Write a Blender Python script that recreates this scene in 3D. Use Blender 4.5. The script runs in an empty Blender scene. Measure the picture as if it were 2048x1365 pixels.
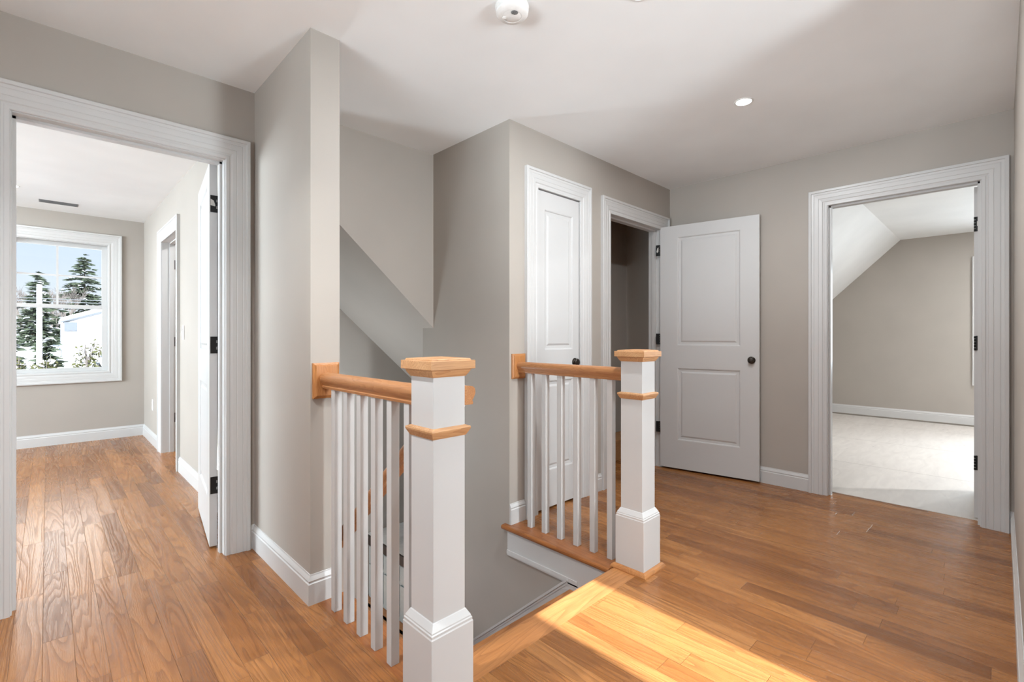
import bpy, bmesh, math, random
from mathutils import Vector, Matrix, Euler

S = bpy.context.scene
COL = S.collection
R = math.radians

# ------------------------------------------------------------------ node helpers
def new_mat(name):
    m = bpy.data.materials.new(name); m.use_nodes = True
    nt = m.node_tree
    return m, nt, nt.nodes['Principled BSDF']

def N(nt, kind, **kw):
    n = nt.nodes.new(kind)
    for k, v in kw.items():
        if k == 'op': n.operation = v
        else: setattr(n, k, v)
    return n

def math_n(nt, op, a, b=None, c=None):
    n = nt.nodes.new('ShaderNodeMath'); n.operation = op
    for i, v in enumerate((a, b, c)):
        if v is None: continue
        if isinstance(v, (int, float)): n.inputs[i].default_value = v
        else: nt.links.new(v, n.inputs[i])
    return n.outputs[0]

def ramp(nt, fac, stops):
    n = nt.nodes.new('ShaderNodeValToRGB')
    el = n.color_ramp.elements
    while len(el) < len(stops): el.new(0.5)
    for e, (p, c) in zip(el, stops):
        e.position = p; e.color = (*c, 1)
    nt.links.new(fac, n.inputs[0])
    return n.outputs[0]

def mixc(nt, fac, a, b, mode='MIX'):
    n = nt.nodes.new('ShaderNodeMix'); n.data_type = 'RGBA'; n.blend_type = mode
    if isinstance(fac, (int, float)): n.inputs[0].default_value = fac
    else: nt.links.new(fac, n.inputs[0])
    for i, v in ((6, a), (7, b)):
        if isinstance(v, tuple): n.inputs[i].default_value = (*v, 1)
        else: nt.links.new(v, n.inputs[i])
    return n.outputs[2]

def srgb(r, g, b):
    f = lambda c: c / 12.92 if c <= 0.04045 else ((c + 0.055) / 1.055) ** 2.4
    return (f(r / 255), f(g / 255), f(b / 255))

def paint(name, col, rough=0.55, bump=0.02, scale=180, spec=0.35, var=0.03):
    m, nt, bs = new_mat(name)
    tc = N(nt, 'ShaderNodeTexCoord')
    nz = N(nt, 'ShaderNodeTexNoise'); nz.inputs['Scale'].default_value = scale; nz.inputs['Detail'].default_value = 3
    nt.links.new(tc.outputs['Object'], nz.inputs['Vector'])
    n2 = N(nt, 'ShaderNodeTexNoise'); n2.inputs['Scale'].default_value = 2.3; n2.inputs['Detail'].default_value = 2
    nt.links.new(tc.outputs['Object'], n2.inputs['Vector'])
    c = ramp(nt, n2.outputs[0], [(0.3, tuple(x * (1 - var) for x in col)), (0.7, tuple(min(1, x * (1 + var)) for x in col))])
    nt.links.new(c, bs.inputs['Base Color'])
    bs.inputs['Roughness'].default_value = rough
    bs.inputs['Specular IOR Level'].default_value = spec
    b = N(nt, 'ShaderNodeBump'); b.inputs['Strength'].default_value = bump; b.inputs['Distance'].default_value = 0.004
    nt.links.new(nz.outputs[0], b.inputs['Height']); nt.links.new(b.outputs[0], bs.inputs['Normal'])
    return m

def flat(name, col, rough=0.5, metal=0.0, spec=0.5):
    m, nt, bs = new_mat(name)
    tc = N(nt, 'ShaderNodeTexCoord')
    nz = N(nt, 'ShaderNodeTexNoise'); nz.inputs['Scale'].default_value = 35
    nt.links.new(tc.outputs['Object'], nz.inputs['Vector'])
    c = ramp(nt, nz.outputs[0], [(0.3, tuple(x * .93 for x in col)), (0.7, tuple(min(1, x * 1.05) for x in col))])
    nt.links.new(c, bs.inputs['Base Color'])
    bs.inputs['Roughness'].default_value = rough; bs.inputs['Metallic'].default_value = metal
    bs.inputs['Specular IOR Level'].default_value = spec
    return m

def oak(name, axis='Y', planks=False, width=0.083, dark=(.22, .085, .026), mid=(.40, .165, .055), light=(.55, .26, .10),
        rough=0.3, line=0.45, bumpk=0.25, vary=0.5, seed=0.0, coat=0.0, ringscale=(7.0, 0.75)):
    """Oak: growth rings read as contour lines along the board, fine pores; optionally split in strip-floor boards."""
    m, nt, bs = new_mat(name)
    tc = N(nt, 'ShaderNodeTexCoord')
    sp = N(nt, 'ShaderNodeSeparateXYZ'); nt.links.new(tc.outputs['Object'], sp.inputs[0])
    ox, oy, oz = sp.outputs
    if axis == 'Y': along, across, third = oy, ox, oz
    elif axis == 'X': along, across, third = ox, oy, oz
    else: along, across, third = oz, ox, oy
    if planks:
        row = math_n(nt, 'FLOOR', math_n(nt, 'DIVIDE', math_n(nt, 'ADD', across, 40.0 * width + 0.013), width))
        fx = math_n(nt, 'FRACT', math_n(nt, 'DIVIDE', math_n(nt, 'ADD', across, 40.0 * width + 0.013), width))
        wn = N(nt, 'ShaderNodeTexWhiteNoise', noise_dimensions='1D'); nt.links.new(row, wn.inputs['W'])
        length = math_n(nt, 'MULTIPLY_ADD', wn.outputs[0], 0.5, 0.62)
        wn2 = N(nt, 'ShaderNodeTexWhiteNoise', noise_dimensions='1D'); nt.links.new(math_n(nt, 'ADD', row, 71.3), wn2.inputs['W'])
        ya = math_n(nt, 'ADD', math_n(nt, 'DIVIDE', along, length), math_n(nt, 'MULTIPLY_ADD', wn2.outputs[0], 7.0, 40.0))
        idx = math_n(nt, 'FLOOR', ya); fy = math_n(nt, 'FRACT', ya)
        cx = N(nt, 'ShaderNodeCombineXYZ'); nt.links.new(row, cx.inputs[0]); nt.links.new(idx, cx.inputs[1])
        wid = N(nt, 'ShaderNodeTexWhiteNoise', noise_dimensions='3D'); nt.links.new(cx.outputs[0], wid.inputs['Vector'])
        pid = wid.outputs[0]; pcol = wid.outputs[1]
        off = math_n(nt, 'MULTIPLY', pid, 60.0)
    else:
        v = N(nt, 'ShaderNodeValue'); v.outputs[0].default_value = 3.7 + seed
        off = v.outputs[0]; pid = None
    cv = N(nt, 'ShaderNodeCombineXYZ')
    nt.links.new(math_n(nt, 'MULTIPLY', across, ringscale[0]), cv.inputs[0])
    nt.links.new(math_n(nt, 'MULTIPLY', along, ringscale[1]), cv.inputs[1])
    nt.links.new(math_n(nt, 'MULTIPLY_ADD', third, ringscale[0], off), cv.inputs[2])
    nz = N(nt, 'ShaderNodeTexNoise'); nz.inputs['Scale'].default_value = 1.0; nz.inputs['Detail'].default_value = 2.2; nz.inputs['Roughness'].default_value = 0.45
    nz.inputs['Distortion'].default_value = 0.5
    nt.links.new(cv.outputs[0], nz.inputs['Vector'])
    rings = math_n(nt, 'FRACT', math_n(nt, 'MULTIPLY', nz.outputs[0], 19.0))
    # asymmetric ring: sharp dark earlywood edge fading into pale latewood
    rl = math_n(nt, 'POWER', rings, 2.6)
    # pores
    cp = N(nt, 'ShaderNodeCombineXYZ')
    nt.links.new(math_n(nt, 'MULTIPLY', across, 330.0), cp.inputs[0])
    nt.links.new(math_n(nt, 'MULTIPLY', along, 16.0), cp.inputs[1])
    nt.links.new(math_n(nt, 'MULTIPLY_ADD', third, 330.0, off), cp.inputs[2])
    pz = N(nt, 'ShaderNodeTexNoise'); pz.inputs['Scale'].default_value = 1.0; pz.inputs['Detail'].default_value = 2.0
    nt.links.new(cp.outputs[0], pz.inputs['Vector'])
    pores = ramp(nt, pz.outputs[0], [(0.42, (0, 0, 0)), (0.62, (1, 1, 1))])
    cb = N(nt, 'ShaderNodeCombineXYZ')
    nt.links.new(math_n(nt, 'MULTIPLY', across, 14.0), cb.inputs[0]); nt.links.new(math_n(nt, 'MULTIPLY', along, 1.3), cb.inputs[1])
    nt.links.new(math_n(nt, 'MULTIPLY_ADD', third, 14.0, off), cb.inputs[2])
    bz = N(nt, 'ShaderNodeTexNoise'); bz.inputs['Scale'].default_value = 1.0; bz.inputs['Detail'].default_value = 3.0
    nt.links.new(cb.outputs[0], bz.inputs['Vector'])
    base = ramp(nt, bz.outputs[0], [(0.25, mid), (0.75, light)])
    if pid is not None:
        tone = ramp(nt, pid, [(0.0, dark), (0.35, mid), (0.75, light), (1.0, tuple((a + b) / 2 for a, b in zip(mid, light)))])
        base = mixc(nt, vary, base, tone)
    lf = math_n(nt, 'MULTIPLY', rl, line)
    c1 = mixc(nt, lf, base, dark)
    c2 = mixc(nt, math_n(nt, 'MULTIPLY', math_n(nt, 'SUBTRACT', 1.0, pores), 0.22), c1, dark)
    height = math_n(nt, 'MULTIPLY_ADD', rl, -1.0, math_n(nt, 'MULTIPLY', pores, 0.35))
    if pid is not None:
        ex = math_n(nt, 'MINIMUM', fx, math_n(nt, 'SUBTRACT', 1.0, fx))
        ey = math_n(nt, 'MULTIPLY', math_n(nt, 'MINIMUM', fy, math_n(nt, 'SUBTRACT', 1.0, fy)), math_n(nt, 'DIVIDE', length, width))
        e = math_n(nt, 'MINIMUM', ex, ey)
        seam = N(nt, 'ShaderNodeMapRange'); nt.links.new(e, seam.inputs[0])
        seam.inputs[1].default_value = 0.0; seam.inputs[2].default_value = 0.014; seam.inputs[3].default_value = 1.0; seam.inputs[4].default_value = 0.0
        c2 = mixc(nt, math_n(nt, 'MULTIPLY', seam.outputs[0], 0.55), c2, tuple(x * .45 for x in dark))
        height = math_n(nt, 'MULTIPLY_ADD', seam.outputs[0], -2.0, height)
    nt.links.new(c2, bs.inputs['Base Color'])
    nt.links.new(math_n(nt, 'MULTIPLY_ADD', rl, 0.12, rough), bs.inputs['Roughness'])
    b = N(nt, 'ShaderNodeBump'); b.inputs['Strength'].default_value = bumpk; b.inputs['Distance'].default_value = 0.0012
    nt.links.new(height, b.inputs['Height']); nt.links.new(b.outputs[0], bs.inputs['Normal'])
    bs.inputs['Specular IOR Level'].default_value = 0.4; bs.inputs['Coat Weight'].default_value = coat; bs.inputs['Coat Roughness'].default_value = 0.12
    return m

M = {}
M['wall'] = paint('greige_wall_paint', (.415, .381, .342), 0.6, 0.03)
M['ceiling'] = paint('ceiling_paint', (.83, .84, .84), 0.7, 0.03)
M['trim'] = paint('white_trim_paint', (.585, .585, .58), 0.32, 0.01, 60, 0.45, 0.015)
M['door'] = paint('white_door_paint', (.575, .575, .572), 0.38, 0.015, 90, 0.4, 0.015)
M['rail_white'] = paint('white_railing_paint', (.55, .547, .54), 0.4, 0.02, 40, 0.4, 0.02)
M['floor'] = oak('oak_strip_floor', 'Y', True, 0.083, dark=(.130, .043, .011), mid=(.305, .116, .030), light=(.45, .198, .063), rough=0.25, line=0.52, bumpk=0.5, vary=0.62, coat=0.06, ringscale=(8.5, 0.55))
M['oakY'] = oak('oak_board_along', 'Y', dark=(.13, .040, .010), mid=(.28, .095, .026), light=(.36, .138, .042), rough=0.28, coat=0.2)
M['oakX'] = oak('oak_board_across', 'X', dark=(.22, .078, .022), mid=(.42, .17, .055), light=(.53, .24, .085), rough=0.28, coat=0.2, seed=9.0)
M['railY'] = oak('oak_handrail', 'Y', dark=(.25, .092, .030), mid=(.44, .198, .078), light=(.53, .265, .118), rough=0.33, ringscale=(22, 1.4), bumpk=0.12, seed=2.0)
M['capX'] = oak('oak_newel_cap', 'X', dark=(.28, .12, .045), mid=(.53, .285, .13), light=(.62, .365, .185), rough=0.36, ringscale=(16, 2.0), bumpk=0.12, seed=5.0)
M['rosZ'] = oak('oak_rosette', 'Z', dark=(.26, .09, .025), mid=(.46, .19, .06), light=(.56, .27, .10), rough=0.33, ringscale=(20, 2.0), bumpk=0.12, seed=7.0)
M['black'] = flat('black_hardware', (.012, .012, .012), 0.42, 0.3)
M['bronze'] = flat('dark_bronze_knob', (.05, .042, .036), 0.35, 0.8)
M['plastic'] = flat('white_plastic', (.78, .775, .76), 0.4)
M['grille'] = flat('dark_grille', (.16, .16, .16), 0.6)
M['sticker'] = flat('grey_paper_sticker', (.55, .53, .50), 0.7)
M['metalgrey'] = flat('grey_vent_metal', (.17, .165, .165), 0.5)
M['cab'] = flat('grey_cabinet_paint', (.33, .37, .37), 0.45)
M['darkwood'] = flat('dark_stained_wood', (.022, .013, .010), 0.4)
M['bottle'] = flat('clear_grey_bottle', (.55, .57, .57), 0.15)
M['bark'] = flat('tree_bark', (.105, .092, .082), 0.9)
M['snow'] = flat('snow', (.86, .875, .90), 0.8, 0, 0.2)
M['needles'] = flat('evergreen_needles', (.045, .060, .038), 0.8, 0, 0.2)
M['shrubleaf'] = flat('shrub_leaves', (.055, .058, .022), 0.8, 0, 0.2)
M['siding'] = flat('pale_house_siding', (.5, .51, .53), 0.7)
M['soffitblue'] = flat('blue_grey_trim_and_shade', (.07, .085, .10), 0.6)  # house trim, pane and the painted shade under the eave
M['pole'] = flat('white_pole_paint', (.82, .82, .82), 0.5)
M['wire'] = flat('dark_wire', (.10, .11, .12), 0.5)

def subfloor():
    m, nt, bs = new_mat('unfinished_white_subfloor')
    tc = N(nt, 'ShaderNodeTexCoord')
    mp = N(nt, 'ShaderNodeMapping'); mp.inputs['Scale'].default_value = (2.0, 9.0, 2.0); nt.links.new(tc.outputs['Object'], mp.inputs[0])
    nz = N(nt, 'ShaderNodeTexNoise'); nz.inputs['Scale'].default_value = 1.6; nz.inputs['Detail'].default_value = 8; nz.inputs['Distortion'].default_value = 1.2
    nt.links.new(mp.outputs[0], nz.inputs['Vector'])
    c = ramp(nt, nz.outputs[0], [(0.22, (.44, .40, .365)), (0.30, (.545, .50, .46)), (0.6, (.60, .555, .51)), (0.85, (.63, .585, .54))])
    bk = N(nt, 'ShaderNodeTexBrick'); bk.inputs['Scale'].default_value = 1.0; bk.inputs['Mortar Size'].default_value = 0.004
    bk.inputs['Brick Width'].default_value = 1.22; bk.inputs['Row Height'].default_value = 2.44; bk.offset = 0.5
    bk.inputs['Color1'].default_value = (1, 1, 1, 1); bk.inputs['Color2'].default_value = (.96, .96, .96, 1); bk.inputs['Mortar'].default_value = (.6, .58, .55, 1)
    mp2 = N(nt, 'ShaderNodeMapping'); mp2.inputs['Location'].default_value = (.35, .62, 0); nt.links.new(tc.outputs['Object'], mp2.inputs[0])
    nt.links.new(mp2.outputs[0], bk.inputs['Vector'])
    c = mixc(nt, 1.0, c, bk.outputs[0], 'MULTIPLY')
    # scattered short scuffs
    mp3 = N(nt, 'ShaderNodeMapping'); mp3.inputs['Scale'].default_value = (6, 26, 6); mp3.inputs['Rotation'].default_value = (0, 0, .5); nt.links.new(tc.outputs['Object'], mp3.inputs[0])
    vz = N(nt, 'ShaderNodeTexNoise'); vz.inputs['Scale'].default_value = 1.0; vz.inputs['Detail'].default_value = 1
    nt.links.new(mp3.outputs[0], vz.inputs['Vector'])
    sc = ramp(nt, vz.outputs[0], [(0.77, (0, 0, 0)), (0.80, (1, 1, 1))])
    c = mixc(nt, math_n(nt, 'MULTIPLY', sc, 0.3), c, (.25, .24, .23))
    nt.links.new(c, bs.inputs['Base Color']); bs.inputs['Roughness'].default_value = 0.6
    return m
M['subfloor'] = subfloor()

def glass():
    m = bpy.data.materials.new('window_glass'); m.use_nodes = True
    nt = m.node_tree; nt.nodes.clear()
    out = N(nt, 'ShaderNodeOutputMaterial'); tr = N(nt, 'ShaderNodeBsdfTransparent'); gl = N(nt, 'ShaderNodeBsdfGlossy')
    tr.inputs[0].default_value = (.97, .98, .98, 1); gl.inputs['Roughness'].default_value = 0.02
    lw = N(nt, 'ShaderNodeFresnel'); lw.inputs['IOR'].default_value = 1.35
    mx = N(nt, 'ShaderNodeMixShader'); nt.links.new(lw.outputs[0], mx.inputs[0]); nt.links.new(tr.outputs[0], mx.inputs[1]); nt.links.new(gl.outputs[0], mx.inputs[2])
    nt.links.new(mx.outputs[0], out.inputs[0])
    return m
M['glass'] = glass()

def emit(name, col, st):
    m = bpy.data.materials.new(name); m.use_nodes = True
    nt = m.node_tree; nt.nodes.clear()
    out = N(nt, 'ShaderNodeOutputMaterial'); e = N(nt, 'ShaderNodeEmission'); e.inputs[0].default_value = (*col, 1); e.inputs[1].default_value = st
    nt.links.new(e.outputs[0], out.inputs[0])
    return m
M['lamp'] = emit('lit_lens', (1.0, .98, .95), 14.0)

# ------------------------------------------------------------------ mesh helpers
class MB:
    def __init__(s): s.v = []; s.f = []
    def poly(s, pts):
        b = len(s.v); s.v += [tuple(p) for p in pts]; s.f.append(tuple(range(b, b + len(pts)))); return s
    def box(s, x0, x1, y0, y1, z0, z1):
        b = len(s.v)
        s.v += [(x, y, z) for x in (x0, x1) for y in (y0, y1) for z in (z0, z1)]
        for q in ((0, 1, 3, 2), (4, 6, 7, 5), (0, 4, 5, 1), (2, 3, 7, 6), (0, 2, 6, 4), (1, 5, 7, 3)):
            s.f.append(tuple(b + i for i in q))
        return s
    def prism(s, pts, axis, a0, a1):
        """pts 2D polygon in the plane normal to axis, extruded from a0 to a1."""
        def P(p, a):
            return {'X': (a, p[0], p[1]), 'Y': (p[0], a, p[1]), 'Z': (p[0], p[1], a)}[axis]
        b = len(s.v); n = len(pts)
        s.v += [P(p, a0) for p in pts] + [P(p, a1) for p in pts]
        s.f.append(tuple(b + i for i in range(n))); s.f.append(tuple(b + n + i for i in reversed(range(n))))
        for i in range(n):
            j = (i + 1) % n; s.f.append((b + i, b + n + i, b + n + j, b + j))
        return s
    def loft(s, rings, cap=True, closed=False):
        b = len(s.v); n = len(rings[0])
        for r in rings: s.v += [tuple(p) for p in r]
        m = len(rings)
        for k in range(m if closed else m - 1):
            a0 = b + k * n; a1 = b + ((k + 1) % m) * n
            for i in range(n):
                j = (i + 1) % n; s.f.append((a0 + i, a0 + j, a1 + j, a1 + i))
        if cap and not closed:
            s.f.append(tuple(b + i for i in reversed(range(n)))); s.f.append(tuple(b + (m - 1) * n + i for i in range(n)))
        return s
    def sq_lathe(s, cx, cy, prof):
        """square-section stack: prof = [(half, z), ...]"""
        return s.loft([[(cx - h, cy - h, z), (cx + h, cy - h, z), (cx + h, cy + h, z), (cx - h, cy + h, z)] for h, z in prof])
    def cyl(s, p0, p1, r0, r1=None, n=12):
        r1 = r0 if r1 is None else r1
        p0, p1 = Vector(p0), Vector(p1); d = (p1 - p0).normalized()
        a = d.orthogonal().normalized(); c = d.cross(a)
        ring = lambda p, r: [p + a * (r * math.cos(2 * math.pi * i / n)) + c * (r * math.sin(2 * math.pi * i / n)) for i in range(n)]
        return s.loft([ring(p0, r0), ring(p1, r1)])
    def lathe(s, p0, axis, prof, n=24):
        """prof [(r, d)] along axis from p0"""
        p0 = Vector(p0); d = Vector(axis).normalized(); a = d.orthogonal().normalized(); c = d.cross(a)
        rings = [[p0 + d * h + a * (max(r, 1e-4) * math.cos(2 * math.pi * i / n)) + c * (max(r, 1e-4) * math.sin(2 * math.pi * i / n)) for i in range(n)] for r, h in prof]
        return s.loft(rings)

def base_props(o, label=None, cat=None, group=None, kind=None):
    if label: o['label'] = label
    if cat: o['category'] = cat
    if group: o['group'] = group
    if kind: o['kind'] = kind
    return o

def build(name, mb, mat, parent=None, bevel=0.0, smooth=False, recalc=True):
    """mesh in world coordinates; when parented, vertices are made local to the parent's origin"""
    me = bpy.data.meshes.new(name)
    off = Vector((0, 0, 0))
    if parent is not None:
        q = parent
        while q is not None: off += Vector(q.location); q = q.parent
    me.from_pydata([tuple(Vector(v) - off) for v in mb.v], [], mb.f)
    bm = bmesh.new(); bm.from_mesh(me)
    if recalc: bmesh.ops.recalc_face_normals(bm, faces=bm.faces)
    bm.to_mesh(me); bm.free()
    if isinstance(mat, str): mat = M[mat]
    me.materials.append(mat)
    o = bpy.data.objects.new(name, me); COL.objects.link(o)
    if parent is not None: o.parent = parent
    if bevel:
        bv = o.modifiers.new('bevel', 'BEVEL'); bv.width = bevel; bv.segments = 2; bv.limit_method = 'ANGLE'; bv.angle_limit = R(50)
    if smooth:
        for p in me.polygons: p.use_smooth = True
        e = o.modifiers.new('split', 'EDGE_SPLIT'); e.split_angle = R(42)
    return o

def struct(name, mb, mat, label, cat, bevel=0.0, **k):
    return base_props(build(name, mb, mat, None, bevel, **k), label, cat, None, 'structure')

def thing(name, loc, label, cat, group=None, kind=None):
    o = bpy.data.objects.new(name, None); COL.objects.link(o); o.location = loc
    o.empty_display_size = 0.1
    return base_props(o, label, cat, group, kind)

def copy_child(o, parent, loc=None):
    c = o.copy(); COL.objects.link(c); c.parent = parent
    if loc is not None: c.location = loc
    return c

# ------------------------------------------------------------------ key dimensions (metres)
CEIL = 2.44
XS, XS2 = 0.797, 0.924        # stub wall faces (stairwell left wall)
YL = 2.802                    # wall with the left doorway
YSTUB = 2.039                 # end of the stub wall
XE = 1.988                    # stairwell right wall face
YC = 2.063                    # closet wall face
XF = 3.975                    # far wall face (right doorway)
YR = -0.051                   # right-hand wall face
YN = 1.335                    # landing edge above the stairs
FAR = 6.89                    # left bedroom window wall
BX = 8.28                     # right bedroom far wall

# ------------------------------------------------------------------ shell
b = MB()
b.box(-3.2, 0.83, -1.4, YL, -.03, 0); b.box(0.83, 2.0, -1.4, 1.205, -.03, 0); b.box(2.0, 4.09, -1.4, 1.205, -.03, 0)
b.box(2.062, 4.25, 1.205, 2.9, -.03, 0); b.box(0.792, 0.83, YL, 7.0, -.03, 0); b.box(-3.2, 0.792, YL, 7.0, -.03, 0)
b.box(0.83, 2.4, 4.0, 7.0, -.03, 0)
struct('floor', b, 'floor', 'honey oak strip floor running through the hall and the left bedroom', 'floor')
b = MB(); b.box(4.09, 8.45, -2.7, 2.2, -.03, .002)
struct('floor', b, 'subfloor', 'unfinished whitish subfloor of the room through the right doorway', 'floor')
# sub-structure below the floors (joists seen as a plain underside box)
b = MB(); b.box(-3.2, .85, -1.4, 7.0, -.3, -.03); b.box(.85, 2.05, -1.4, YN - .03, -.3, -.03); b.box(2.05, 4.09, -1.4, 2.9, -.3, -.03)
struct('floor', b, 'wall', 'ceiling underside below the upper floor', 'floor')

b = MB(); b.box(-3.3, 4.09, -1.5, 7.1, CEIL, CEIL + .1)
struct('ceiling', b, 'ceiling', 'flat white ceiling over the hall and left bedroom', 'ceiling')
b = MB(); b.box(4.09, 8.5, -2.8, 0.955, CEIL, CEIL + .1)
b.prism([(0.955, CEIL), (0.955, CEIL + .1), (2.3, 1.22), (2.3, 1.12)], 'X', 4.09, 8.5)
struct('ceiling', b, 'ceiling', 'white ceiling of the right bedroom, flat then sloping down to the left', 'ceiling')

def wall(name, mb, label, mat='wall'): return struct(name, mb, mat, label, 'wall')

OL0, OL1, OLH = -0.104, 0.654, 2.045     # left doorway rough opening (jambs inside)
b = MB(); b.box(-3.2, OL0 - .02, YL, 2.92, 0, CEIL); b.box(OL1 + .02, XS + .01, YL, 2.92, 0, CEIL); b.box(OL0 - .02, OL1 + .02, YL, 2.92, OLH + .02, CEIL)
wall('wall_left', b, 'greige wall around the left doorway')
BD0, BD1 = 4.93, 5.68                     # doorway in the bedroom's right wall
b = MB(); b.box(XS, XS2, YSTUB, BD0 - .02, 0, CEIL); b.box(XS, XS2, BD1 + .02, 7.0, 0, CEIL); b.box(XS, XS2, BD0 - .02, BD1 + .02, OLH + .02, CEIL)
wall('wall_stub', b, 'greige wall whose narrow end stands beside the left railing')
b = MB(); b.box(.85, XS2, 1.36, 3.0, -2.9, -.03); b.box(.85, XS2, 3.0, 3.95, -2.9, -1.35); b.box(.85, XS2, 3.0, 3.95, -.45, -.03); b.box(.85, XS2, 3.85, 3.95, -2.9, -.03)
wall('wall_stairwell_left', b, 'wall below the floor on the left of the stairs')
b = MB(); b.box(XE, 2.1, YC, 2.985, -.03, CEIL); b.box(XE, 2.1, 1.2, 2.985, -2.9, -.03)
wall('wall_stairwell_right', b, 'dim greige wall on the right side of the stairwell')
def zs(x): return 1.822 - .908 * (x - 1.294)
b = MB(); b.prism([(XS2, CEIL), (XS2, zs(XS2)), (3.2, zs(3.2)), (3.2, CEIL)], 'Y', 2.851, 3.96)
wall('wall_bulkhead', b, 'greige bulkhead above the stairs with a slanted underside')
b = MB(); b.box(XS2, 4.0, 3.95, 4.05, -2.9, CEIL)
wall('wall_stairwell_back', b, 'shaded wall at the turn of the stairs')
b = MB(); b.box(2.1, 4.1, 2.92, 2.985, -2.9, .3); b.box(4.0, 4.1, 2.9, 4.05, -2.9, .3)
wall('wall_stairwell_lower', b, 'wall of the lower stair landing')
b = MB(); b.box(XS2, XE, YN - .05, YN - .03, -2.9, -.03)
wall('wall_under_landing', b, 'wall under the landing edge')

C0, C1, CH = 2.228, 2.679, 2.078          # narrow closet door opening
D0, D1 = 3.044, 3.815                     # second opening
b = MB()
b.box(2.1, C0 - .02, YC, YC + .115, 0, CEIL); b.box(C1 + .02, D0 - .02, YC, YC + .115, 0, CEIL); b.box(D1 + .02, XF + .1, YC, YC + .115, 0, CEIL)
b.box(C0 - .02, C1 + .02, YC, YC + .115, CH + .02, CEIL); b.box(D0 - .02, D1 + .02, YC, YC + .115, CH + .02, CEIL)
wall('wall_closets', b, 'greige wall with the narrow closet door and the dark doorway')
b = MB(); b.box(2.1, 4.3, 2.66, 2.8, 0, CEIL); b.box(2.84, 2.95, YC + .115, 2.66, 0, CEIL); b.box(4.22, 4.3, YC + .1, 2.8, 0, CEIL); b.box(4.09, 4.3, YC + .09, YC + .115, 0, CEIL); b.box(2.9, 4.3, 2.1, 2.8, 2.44, 2.5)
wall('wall_closet_back', b, 'shaded greige wall inside the dark doorway')

E0, E1, EH = 0.088, 0.858, 2.062          # right doorway
b = MB(); b.box(XF, 4.09, -.17, E0 - .02, 0, CEIL); b.box(XF, 4.09, E1 + .02, YC + .115, 0, CEIL); b.box(XF, 4.09, E0 - .02, E1 + .02, EH + .02, CEIL)
wall('wall_far', b, 'greige wall around the right doorway')
b = MB(); b.box(2.06, 4.09, YR - .12, YR, 0, CEIL)
wall('wall_right', b, 'greige wall at the right edge of the hall')
b = MB(); b.box(4.0, 4.09, -2.7, -.17, 0, CEIL); b.box(4.09, BX + .1, 2.05, 2.15, 0, 1.5); b.box(4.09, 8.45, -2.8, -2.7, 0, CEIL)
wall('wall_bedroom_side', b, 'side walls of the right bedroom')
WB = (-1.16, 0.15, 0.62, 2.03)            # right bedroom window y0,y1,z0,z1
b = MB(); b.box(BX, BX + .12, -2.75, WB[0], 0, 2.5); b.box(BX, BX + .12, WB[1], 2.3, 0, 2.5); b.box(BX, BX + .12, WB[0], WB[1], 0, WB[2]); b.box(BX, BX + .12, WB[0], WB[1], WB[3], 2.5)
wall('wall_bedroom_far', b, 'pale greige end wall of the room through the right doorway')
# hall behind the camera
W2 = (1.385, 1.770, 0.72, 2.08)           # hall window x0,x1,z0,z1
b = MB(); b.box(-3.2, W2[0], -1.42, -1.3, 0, CEIL); b.box(W2[1], 2.18, -1.42, -1.3, 0, CEIL); b.box(W2[0], W2[1], -1.42, -1.3, 0, W2[2]); b.box(W2[0], W2[1], -1.42, -1.3, W2[3], CEIL)
wall('wall_front', b, 'greige front wall of the hall behind the viewer')
W5 = (-.9, 1.9, .72, 2.14)  # opening of the unseen side window added to light the hall
b = MB(); b.box(2.06, 2.18, -1.42, YR, 0, CEIL); b.box(-1.62, -1.5, -1.42, W5[0], 0, CEIL); b.box(-1.62, -1.5, W5[1], YL, 0, CEIL); b.box(-1.62, -1.5, W5[0], W5[1], 0, W5[2]); b.box(-1.62, -1.5, W5[0], W5[1], W5[3], CEIL)
wall('wall_alcove', b, 'side walls of the hall behind the viewer')
# left bedroom
W1 = (-.345, .495, .738, 2.15)            # window 1 rough opening
b = MB(); b.box(-3.2, W1[0], FAR, FAR + .14, 0, CEIL); b.box(W1[1], 2.5, FAR, FAR + .14, 0, CEIL); b.box(W1[0], W1[1], FAR, FAR + .14, 0, W1[2]); b.box(W1[0], W1[1], FAR, FAR + .14, W1[3], CEIL)
wall('wall_bedroom_window', b, 'pale wall with the snowy window in the left bedroom')
WL = (3.9, 5.9, .74, 2.15)
b = MB(); b.box(-3.2, -3.06, 2.8, WL[0], 0, CEIL); b.box(-3.2, -3.06, WL[1], 7.0, 0, CEIL); b.box(-3.2, -3.06, WL[0], WL[1], 0, WL[2]); b.box(-3.2, -3.06, WL[0], WL[1], WL[3], CEIL)
wall('wall_bedroom_outer', b, 'outer wall of the left bedroom')
b = MB(); b.box(2.3, 2.4, 4.0, 7.0, 0, CEIL); b.box(XS2, 2.4, 4.05, 4.15, 0, CEIL)
wall('wall_bath', b, 'pale wall of the small room beyond the bedroom')

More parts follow.
